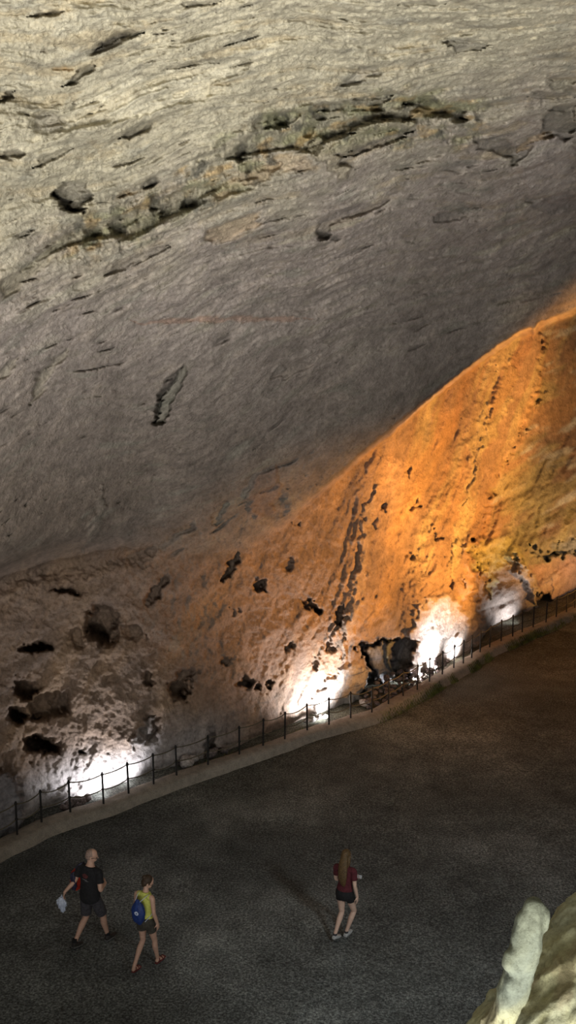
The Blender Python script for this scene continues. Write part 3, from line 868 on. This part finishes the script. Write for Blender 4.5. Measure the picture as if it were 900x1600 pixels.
def hand(g, w, d, n, side, curl):
    w = Vector(w); d = Vector(d).normalized(); n = Vector(n); n = (n - d * n.dot(d)).normalized(); a = d.cross(n) * side
    sec = []
    # palm: a few rings, broad along a, thin along n
    V_, F_ = [], []
    rings = [(0, .024, .017), (.03, .036, .016), (.065, .041, .014), (.09, .038, .011)]
    for t, ra, rn in rings:
        for k in range(12):
            an = 2 * math.pi * k / 12
            V_.append(w + d * t + a * (ra * math.cos(an)) + n * (rn * math.sin(an)))
    for i in range(3):
        for k in range(12):
            V2 = (i * 12 + k, i * 12 + (k + 1) % 12, (i + 1) * 12 + (k + 1) % 12, (i + 1) * 12 + k)
            F_.append(V2)
    F_.append(tuple(range(11, -1, -1))); F_.append(tuple(36 + k for k in range(12)))
    g.add((V_, F_))
    for off, L, r in ((.031, .070, .0082), (.0105, .080, .0086), (-.0105, .075, .0084), (-.031, .058, .0074)):
        p = w + d * .075 + a * off; pts = [p]; ang = curl * .3; dd = d + a * (off * 1.5)
        for seg_l in (.38, .34, .28):
            v = (dd * math.cos(ang) + n * math.sin(ang)).normalized()
            p = p + v * (L * seg_l + (.015 if len(pts) == 1 else 0)); pts.append(p); ang += curl
        g.add(tube(pts, [r, r, r * .92, r * .75], 8))
    th = w + d * .018 + a * .022
    g.add(tube([th, th + (d * .5 + a * .75 + n * .3) * .032, th + (d * .5 + a * .75 + n * .3) * .032 + (d * .85 + a * .25 + n * .5) * .03,
                th + (d * .5 + a * .75 + n * .3) * .032 + (d * .85 + a * .1 + n * .6) * .053], [.013, .011, .0095, .0075], 8))

def person(px, py, rz, H, label, sp):
    p = at_height(px, py, 0)
    root = empty('person', (p.x, p.y, 0), R(rz))
    k = H / 1.75
    root.scale = (k, k, k)
    tag(root, label, 'person')
    w = sp['w']                     # shoulder / build factor
    hip = sp['hips']; lean = sp.get('lean', 0)
    def T(z, rx, ry, y=0): return ((0, y + lean * (z - .9), z), (rx, ry))
    if sp['sex'] == 'm':
        tor = [T(.80, .10, .07), T(.86, .165, .11, -.01), T(.94, .180, .125, -.015), T(1.05, .176, .122, 0), T(1.16, .178, .122, .01), T(1.28, .192, .126, .01), T(1.37, .196, .112, .0), T(1.43, .165, .088, -.005), T(1.475, .08, .068, 0), T(1.53, .060, .062, .012), T(1.60, .057, .060, .02)]
    else:
        tor = [T(.80, .10, .07), T(.86, .160, .110, -.012), T(.93, .172, .125, -.018), T(1.02, .145, .105, -.005), T(1.12, .122, .092, .005), T(1.24, .140, .105, .015), T(1.34, .150, .100, .005), T(1.41, .128, .075, -.005), T(1.46, .062, .055, 0), T(1.53, .046, .048, .012), T(1.60, .046, .048, .02)]
    g = Geo()
    limb(g, [a for a, b in tor], [b for a, b in tor], 20)
    f = .92 if sp['sex'] == 'f' else 1
    for (hp, kn, an) in sp['legs']:
        hp, kn, an = Vector(hp), Vector(kn), Vector(an)
        dn = (kn - hp); c1 = hp + dn * .45 + Vector((0, .012, 0))
        sh = an - kn; c2 = kn + sh * .3 + Vector((0, -.018, 0)); c3 = kn + sh * .7 + Vector((0, -.006, 0))
        limb(g, [hp + Vector((0, 0, .03)), c1, hp + dn * .82, kn, c2, c3, an, an + Vector((0, -.005, -.05))], [.092 * f, .082 * f, .060 * f, .054 * f, .058 * f, .041 * f, .034, .036], 14)
    for (s0, el, wr, hd, hn, sd, cu) in sp['arms']:
        s0, el, wr = Vector(s0), Vector(el), Vector(wr)
        limb(g, [Vector((s0.x * .55, s0.y, s0.z + .005)), s0, s0.lerp(el, .5), el, el.lerp(wr, .3), wr, wr + Vector(hd).normalized() * .02], [.055 * f, .053 * f, .046 * f, .038 * f, .040 * f, .026, .025], 12)
        hand(g, wr, hd, hn, sd, cu)
    # bare feet inside shoes or sandals
    for (hp, kn, an), (fd, pz) in zip(sp['legs'], sp['feet']):
        an = Vector(an); fd = Vector(fd).normalized()
        heel = an - fd * .045 + Vector((0, 0, -.045)); toe = an + fd * .165 + Vector((0, 0, -.062))
        limb(g, [heel, an + fd * .02 + Vector((0, 0, -.035)), an + fd * .09 + Vector((0, 0, -.055)), toe], [(.030, .028), (.035, .038), (.040, .024), (.030, .014)], 12)
    # head
    hy, hp_ = sp['head']
    HM = Matrix.Translation((0, .02 + lean * .65, 1.585)) @ Matrix.Rotation(R(hy), 4, 'Z') @ Matrix.Rotation(R(hp_), 4, 'X')
    HB = [((0, .005, .090), (.074, .096, .092)), ((0, .028, .030), (.060, .074, .070)), ((0, .068, -.012), (.034, .030, .028)), ((0, .02, .0), (.052, .06, .055)),
          ((0, .098, .062), (.040, .014, .014)), ((0, .110, .030), (.011, .020, .018)), ((0, .102, .050), (.008, .012, .024)), ((0, .092, -.002), (.022, .011, .006)), ((0, .090, -.010), (.019, .011, .006)),
          ((.076, -.002, .040), (.010, .020, .032)), ((-.076, -.002, .040), (.010, .020, .032)), ((.04, .07, .03), (.022, .02, .02)), ((-.04, .07, .03), (.022, .02, .02))]
    for c, r in HB: g.add(ball(c, r), HM)
    skin = sp['skin']
    g.build('body', .0062, skin, root, 3)
    for sx in (-1, 1):
        e = Geo(); e.add(ball((sx * .031, .095, .046), (.012, .008, .007)), HM)
        mesh_obj('eye', e.V, e.F, M_EYE, root)
    # hair
    g = Geo(); hk = sp['hair']
    if hk == 'cropped':
        g.add(ball((0, -.012, .088), (.078, .090, .094)), HM); g.add(ball((0, -.03, .05), (.074, .074, .07)), HM)
        g.build('hair', .007, M_HAIRG, root, 3)
    elif hk == 'bun':
        g.add(ball((0, -.012, .098), (.084, .098, .096)), HM); g.add(ball((0, -.045, .045), (.078, .066, .075)), HM)
        g.add(ball((0, -.095, .135), (.036, .036, .036)), HM); g.add(ball((.06, .0, .06), (.022, .035, .05)), HM); g.add(ball((-.06, .0, .06), (.022, .035, .05)), HM)
        g.add(ball((0, -.055, .0), (.05, .035, .05)), HM)
        g.build('hair', .007, M_HAIRB, root, 3)
    else:
        g.add(ball((0, -.012, .098), (.086, .102, .098)), HM); g.add(ball((0, -.045, .045), (.084, .07, .085)), HM)
        for sx in (-1, 1): g.add(tube([Vector((sx * .07, .01, .10)), Vector((sx * .088, -.01, .03)), Vector((sx * .09, -.02, -.05)), Vector((sx * .07, -.04, -.14))], [.022, .028, .03, .02], 10), HM)
        limb(g, [(0, -.03, 1.66), (0.0, -.085, 1.55), (.005, -.115, 1.43), (.01, -.135, 1.30), (.02, -.13, 1.19), (.035, -.12, 1.12)], [(.07, .05), (.088, .045), (.095, .036), (.088, .032), (.062, .026), (.02, .012)], 14)
        g.build('hair', .0075, M_HAIRL, root, 2)
    if sp.get('glasses'):
        gg = empty('glasses'); gg.parent = root
        for sx in (-1, 1):
            a = Geo(); a.add(ball((sx * .033, .112, .046), (.024, .004, .017)), HM); mesh_obj('lens', a.V, a.F, M_GLASS, gg)
            a = Geo(); a.add(tube([(sx * .055, .108, .052), (sx * .08, .08, .052), (sx * .084, .0, .050)], .0035, 6), HM); mesh_obj('temple', a.V, a.F, M_POST, gg)
    # top
    g = Geo(); e = .016 if sp['sex'] == 'm' else .012
    hem = sp.get('hem', .90)
    rows = [(a, b) for a, b in tor if hem + .02 < a[2] < 1.45]
    first = T(hem, rows[0][1][0] + .012, rows[0][1][1] + .012)
    rows = [first] + rows + [T(1.468, .082 if sp['sex'] == 'm' else .068, .07)]
    limb(g, [a for a, b in rows], [(b[0] + e, b[1] + e) for a, b in rows], 20)
    sl = sp['sleeve']
    for (s0, el, wr, *_r) in sp['arms']:
        s0, el = Vector(s0), Vector(el)
        c = Vector((s0.x * .5, s0.y, s0.z + .01))
        if sl > 0:
            limb(g, [c, s0 + Vector((0, 0, .004)), s0.lerp(el, sl * .55), s0.lerp(el, sl)], [.062 * f, .064 * f, .064 * f, .066 * f], 14)
        else:
            limb(g, [c, s0.lerp(c, .35) + Vector((0, 0, .004))], [(.060, .060), (.056, .056)], 14)
    top = g.build(sp['topname'], .0075, sp['top'], root, 4)
    # bottoms
    g = Geo()
    zt = hem + .06
    limb(g, [(0, 0, zt), (0, -.012, .93), (0, -.012, .87), (0, -.005, .815)], [(.175 * f + .006, .125 * f), (.182 * f + .01, .134), (.176 * f + .012, .126), (.12, .095)], 20)
    for hp, kn, an in sp['legs']:
        hp, kn = Vector(hp), Vector(kn)
        L = sp['short']
        limb(g, [hp + Vector((0, -.005, .03)), hp.lerp(kn, L * .5) + Vector((0, .008, 0)), hp.lerp(kn, L)], [.107 * f, (.104 * f if L > .5 else .102 * f), (.092 if L > .5 else .098 * f)], 16)
    g.build('shorts', .0075, sp['bottom'], root, 4)
    # feet
    for (hp, kn, an), (fd, pz) in zip(sp['legs'], sp['feet']):
        an = Vector(an); fd = Vector(fd).normalized(); sdv = Vector((0, 0, 1)).cross(fd)
        heel = an - fd * .055 + Vector((0, 0, -.05)); mid = an + fd * .02 + Vector((0, 0, -.045)); bl = an + fd * .11 + Vector((0, 0, -.060)); toe = an + fd * .20 + Vector((0, 0, -.068))
        dn = Vector((0, 0, -.027))
        if sp['shoe'] == 'sandal':
            s_ = empty('sandal'); s_.parent = root
            a = Geo(); limb(a, [heel + dn * 1.1, mid + dn * 1.6, bl + dn * 1.0, toe + dn * .5], [(.036, .012), (.036, .012), (.045, .012), (.034, .011)], 12); a.build('sole', .006, M_SANDAL, s_, 2)
            for c, rr in ((bl - fd * .02 + Vector((0, 0, .008)), .041), (bl + fd * .035, .040), (an + fd * .012 + Vector((0, 0, -.022)), .042)):
                up_ = Vector((0, 0, 1))
                ring = [c + sdv * (rr * math.cos(t)) + up_ * (rr * .72 * math.sin(t)) for t in [math.pi * 2 * q / 16 for q in range(17)]]
                vv, ff = tube(ring, (.009), 6); mesh_obj('strap', vv, ff, M_SANDAL, s_)
        else:
            dark_ = sp['shoe'] == 'boot'
            a = Geo(); limb(a, [heel, mid, bl, toe], [(.038, .036), (.043, .046), (.049, .034), (.036, .022)], 14)
            limb(a, [an + Vector((0, -.004, .012 if dark_ else -.01)), an + Vector((0, 0, -.04))], [.045, .048], 14)
            so = a.build('shoe', .006, M_SHOE if dark_ else M_SHOEW, root, 3)
            a = Geo(); limb(a, [heel + dn, mid + dn * 1.4, bl + dn, toe + dn * .45], [(.041, .014), (.042, .013), (.050, .013), (.037, .013)], 14); a.build('sole', .006, M_SOLE, so, 2)
            if dark_:
                a = Geo(); limb(a, [an + Vector((0, -.004, .07)), an + Vector((0, 0, .0))], [.044, .043], 14); a.build('sock', .006, M_BLACK, root, 2)
            else:
                a = Geo(); limb(a, [an + Vector((0, -.004, .03)), an + Vector((0, 0, -.01))], [.040, .041], 14); a.build('sock', .006, M_SHORTG, root, 2)
    return root, top

def flat_print(name, root, cx, cz, y, w, h, mat, wob=.2):
    n = 14; V_ = [(cx, y - .003, cz)]
    for i in range(n):
        t = 2 * math.pi * i / n; r = 1 + wob * math.sin(3 * t + cx * 9) * math.cos(2 * t)
        V_.append((cx + w * r * math.cos(t), y, cz + h * r * math.sin(t)))
    return mesh_obj(name, V_ , [(0, i + 1, (i + 1) % n + 1) for i in range(n)], mat, root)

def shrink(o, target, off=.004):
    """lay a print on the cloth below it"""
    from mathutils.bvhtree import BVHTree
    me = target.data
    bvh = BVHTree.FromPolygons([v.co for v in me.vertices], [p.vertices for p in me.polygons])
    for v in o.data.vertices:
        h = bvh.ray_cast(Vector((v.co.x, -1, v.co.z)), Vector((0, 1, 0)))
        if h[0] is not None: v.co = h[0] + Vector((0, -off, 0))

def bag_mesh(name, c, r, parent, mat, taper=.0, vox=.008, crump=.008, power=2.6):
    """soft bag: super-ellipsoid with creases"""
    bm = bmesh.new(); bmesh.ops.create_icosphere(bm, subdivisions=4, radius=1)
    for v in bm.verts:
        x, y, z = v.co
        q = (abs(x) ** power + abs(y) ** power + abs(z) ** power) ** (1 / power)
        x, y, z = x / q, y / q, z / q
        t = 1 - taper * max(0, z) ** 1.5
        n = float(noise(x * 2.5 + c[0] * 9, y * 2.5, z * 2.5)) * crump * 2 + float(noise(x * 7, y * 7, z * 3 + 5)) * crump
        v.co = Vector((c[0] + x * (r[0] + n) * t, c[1] + y * (r[1] + n) * t, c[2] + z * (r[2] + n)))
    V_ = [tuple(v.co) for v in bm.verts]; F_ = [tuple(v.index for v in f.verts) for f in bm.faces]; bm.free()
    return mesh_obj(name, V_, F_, mat, parent)

def held(name, label, cat, person_root):
    """an Empty that shares the frame of the person who carries it"""
    o = empty(name, tuple(person_root.location), person_root.rotation_euler.z)
    o.scale = person_root.scale
    return tag(o, label, cat)

# the man in the black T-shirt
man, shirt = person(144, 1475, -30, 1.77, 'person in black T-shirt and dark grey shorts walking, head turned right', dict(
    sex='m', w=1, skin=M_SKIN, hips=.9, lean=.05, head=(-52, -8), hair='cropped', glasses=True, hem=.90, short=.86, sleeve=.62,
    legs=[((.095, .0, .885), (.125, .17, .49), (.155, .235, .088)), ((-.095, .0, .885), (-.115, .0, .49), (-.15, -.27, .135))],
    feet=[((.05, 1, 0), 0), ((-.05, 1, -.22), 0)],
    arms=[((.205, .01, 1.405), (.270, -.04, 1.135), (.17, .20, 1.10), (-.6, .7, -.05), (-.7, -.6, -.1), 1, .35), ((-.205, .01, 1.405), (-.285, -.06, 1.145), (-.40, -.19, .975), (-.3, -.15, -1), (.6, .5, 0), -1, .75)],
    top=M_BLACK, topname='t_shirt', bottom=M_SHORTG, shoe='boot'))
a = flat_print('shirt_print', man, -.005, 1.335, -.3, .062, .040, M_PRINT); shrink(a, shirt)
for i, (cx, cz, ww) in enumerate([(-.015, 1.275, .062), (.03, 1.255, .040)]):
    a = flat_print('shirt_print', man, cx, cz, -.3, ww, .006, M_PRINTG, .05); shrink(a, shirt)
bp = held('backpack', 'red and navy backpack hanging at the side of the person in the black T-shirt', 'backpack', man)
bag_mesh('bag_body', (-.335, .05, 1.12), (.075, .13, .20), bp, M_RED, .15)
bag_mesh('front_pocket', (-.375, .04, 1.05), (.055, .10, .11), bp, M_RED)
bag_mesh('side_panel', (-.305, -.065, 1.14), (.055, .035, .17), bp, M_NAVY)
v_, f_ = tube([(-.29, -.03, 1.29), (-.25, -.05, 1.40), (-.17, -.02, 1.485), (-.16, .06, 1.47), (-.24, .12, 1.36), (-.31, .10, 1.28)], [(.018, .006)] * 6, 8); mesh_obj('strap', v_, f_, M_NAVY, bp)
wb = held('plastic_bag', 'small bluish white bag dangling from the hand of the person in the black T-shirt', 'bag', man)
bag_mesh('plastic_bag', (-.455, -.225, .775), (.085, .055, .105), wb, M_WHITE, .45, crump=.016)
bag_mesh('bag_tail', (-.44, -.225, .665), (.045, .032, .06), wb, M_WHITE, .0, crump=.012)
v_, f_ = tube([(-.475, -.225, .86), (-.46, -.23, .895), (-.445, -.225, .925), (-.43, -.23, .895), (-.425, -.225, .86)], .005, 6); mesh_obj('bag_handle', v_, f_, M_WHITE, wb)

# the woman in the yellow top
wy, ytop = person(229, 1510, -30, 1.64, 'person in yellow sleeveless top and dark shorts walking, carrying a blue bag', dict(
    sex='f', w=1, skin=M_SKIN, hips=.9, lean=.06, head=(-45, -22), hair='bun', glasses=True, hem=.945, short=.44, sleeve=0,
    legs=[((.09, .0, .885), (.10, .13, .49), (.10, .20, .088)), ((-.09, .0, .885), (-.09, .03, .49), (-.085, -.25, .11))],
    feet=[((.1, 1, .1), 0), ((-.05, 1, -.12), 0)],
    arms=[((.170, .0, 1.40), (.215, -.02, 1.13), (.225, .06, .90), (.0, .2, -1), (-1, 0, 0), -1, .3), ((-.170, .0, 1.40), (-.23, .02, 1.13), (-.16, .2, 1.02), (.3, 1, .1), (1, 0, -.1), 1, .4)],
    top=M_YELLOW, topname='sleeveless_top', bottom=M_SHORTK, shoe='sandal'))
bb = held('drawstring_backpack', 'blue drawstring backpack with white emblem on the back of the person in yellow', 'backpack', wy)
bag = bag_mesh('bag_body', (.0, -.19, 1.19), (.135, .075, .235), bb, M_BLUE, .42, power=2.3)
for sx in (-1, 1):
    v_, f_ = tube([(sx * .05, -.20, 1.40), (sx * .085, -.10, 1.44), (sx * .10, -.01, 1.462), (sx * .115, .08, 1.40), (sx * .15, .10, 1.25), (sx * .15, .0, 1.08), (sx * .12, -.16, 1.01)], .006, 6)
    mesh_obj('cord', v_, f_, M_WHITE, bb)
em = flat_print('emblem', bb, .02, 1.20, -.5, .042, .036, M_WHITE, .12); shrink(em, bag)
em = flat_print('emblem_mark', bb, .022, 1.20, -.5, .018, .010, M_BLUE, .3); shrink(em, bag, .007)

# the woman in the maroon T-shirt
wm, mtop = person(538, 1465, -28, 1.66, 'person with long brown hair in maroon T-shirt and short black shorts', dict(
    sex='f', w=1, skin=M_SKIN2, hips=.9, lean=.02, head=(-15, -6), hair='long', hem=.93, short=.30, sleeve=.60,
    legs=[((.09, .0, .885), (.115, .17, .495), (.02, .04, .098)), ((-.09, .0, .885), (-.075, .04, .49), (-.10, -.20, .145))],
    feet=[((.05, 1, -.0), 0), ((.05, 1, -.3), 0)],
    arms=[((.175, .0, 1.40), (.215, -.03, 1.13), (.235, .04, .89), (.0, .15, -1), (-1, 0, 0), -1, .25), ((-.175, .0, 1.40), (-.20, .04, 1.13), (.02, .27, 1.12), (.9, .3, .1), (0, -1, .2), 1, .6)],
    top=M_MAROON, topname='t_shirt', bottom=M_BLACK, shoe='sneaker'))
ph = held('phone', 'small pale phone in the hand of the person in the maroon T-shirt', 'phone', wm)
bm = bmesh.new(); bmesh.ops.create_cube(bm, size=1)
for v in bm.verts: v.co = Vector((v.co.x * .12, v.co.y * .009, v.co.z * .062))
bmesh.ops.bevel(bm, geom=bm.edges[:], offset=.003, segments=2, affect='EDGES')
bmesh.ops.rotate(bm, cent=(0, 0, 0), matrix=Matrix.Rotation(R(-25), 3, 'X'), verts=bm.verts)
bmesh.ops.translate(bm, vec=(.15, .295, 1.14), verts=bm.verts)
V_ = [tuple(v.co) for v in bm.verts]; F_ = [tuple(v.index for v in f.verts) for f in bm.faces]; bm.free()
mesh_obj('phone_body', V_, F_, M_PHONE, ph, smooth=False)
# ------------------------------------------------------------------ light
def light(kind, name, loc, tgt, energy, col, **kw):
    l = bpy.data.lights.new(name, kind); l.energy = energy; l.color = col
    for k, v in kw.items(): setattr(l, k, v)
    o = bpy.data.objects.new(name, l); o.location = loc
    d = Vector(tgt) - Vector(loc)
    o.rotation_euler = d.to_track_quat('-Z', 'Y').to_euler()
    COL.objects.link(o); return o

# daylight coming in through the cave mouth behind and below the viewer
light('AREA', 'cave_mouth_daylight', (-1, -5, 3.0), (0, 9, 15.5), 2850, (1.0, .965, .91), shape='RECTANGLE', size=14, size_y=6, spread=R(104))
light('SPOT', 'daylight_shaft', (9, 2, 11), (4.8, 14.6, 0), 3200, (.95, 1.0, .98), spot_size=R(52), spot_blend=1.0, shadow_soft_size=1.0)
# coloured floodlight on the far side of the vault, low on the passage floor
light('SPOT', 'amber_floodlight', (16, 32.6, .9), (9.3, 41, 6.8), 3600, (1.0, .47, .10), spot_size=R(82), spot_blend=.55, shadow_soft_size=.25)
light('SPOT', 'amber_floodlight', (13, 24, .8), (5.8, 33.4, 7.3), 15000, (1.0, .45, .10), spot_size=R(62), spot_blend=.6, shadow_soft_size=.25)
light('SPOT', 'amber_floodlight', (14, 24, .8), (.4, 28.0, 4.9), 10500, (1.0, .47, .12), spot_size=R(44), spot_blend=.9, shadow_soft_size=.25)
# white floodlights hidden between the kerb and the wall
def foot(px, py, back, z, e, dx=0, col=(.93, .95, 1.0), r=.07):
    p = at_height(px, py, KZ)
    n = Vector((-.77, .64, 0))      # from the kerb towards the wall
    a = Vector((p.x + dx, p.y, z)) + n * back
    light('SPOT', 'wall_foot_floodlight', a, a + n + Vector((0, 0, .75)), e, col, shadow_soft_size=r, spot_size=R(135), spot_blend=.55)
foot(188, 1244, .30, .16, 170, r=.12)
foot(232, 1226, .36, .16, 60)
foot(536, 1124, .40, .16, 480)
foot(694, 1052, .36, .16, 1500)
foot(672, 1062, .36, .16, 700)
foot(740, 1028, .50, .16, 130)
foot(850, 973, .7, .16, 90)
light('SPOT', 'passage_floodlight', (14.5, 37.5, .6), (11.2, 41, 4.6), 130, (.85, .93, 1.0), spot_size=R(120), spot_blend=.8, shadow_soft_size=.3)

w = bpy.data.worlds.new('world'); SC.world = w; w.use_nodes = True
w.node_tree.nodes['Background'].inputs[0].default_value = (1.0, .97, .93, 1)
w.node_tree.nodes['Background'].inputs[1].default_value = .105

SC.view_settings.view_transform = 'Standard'; SC.view_settings.look = 'None'
SC.view_settings.exposure = 0.1; SC.view_settings.gamma = 1; SC.view_settings.use_curve_mapping = False
SC.cycles.use_denoising = True
SC.cycles.max_bounces = 5
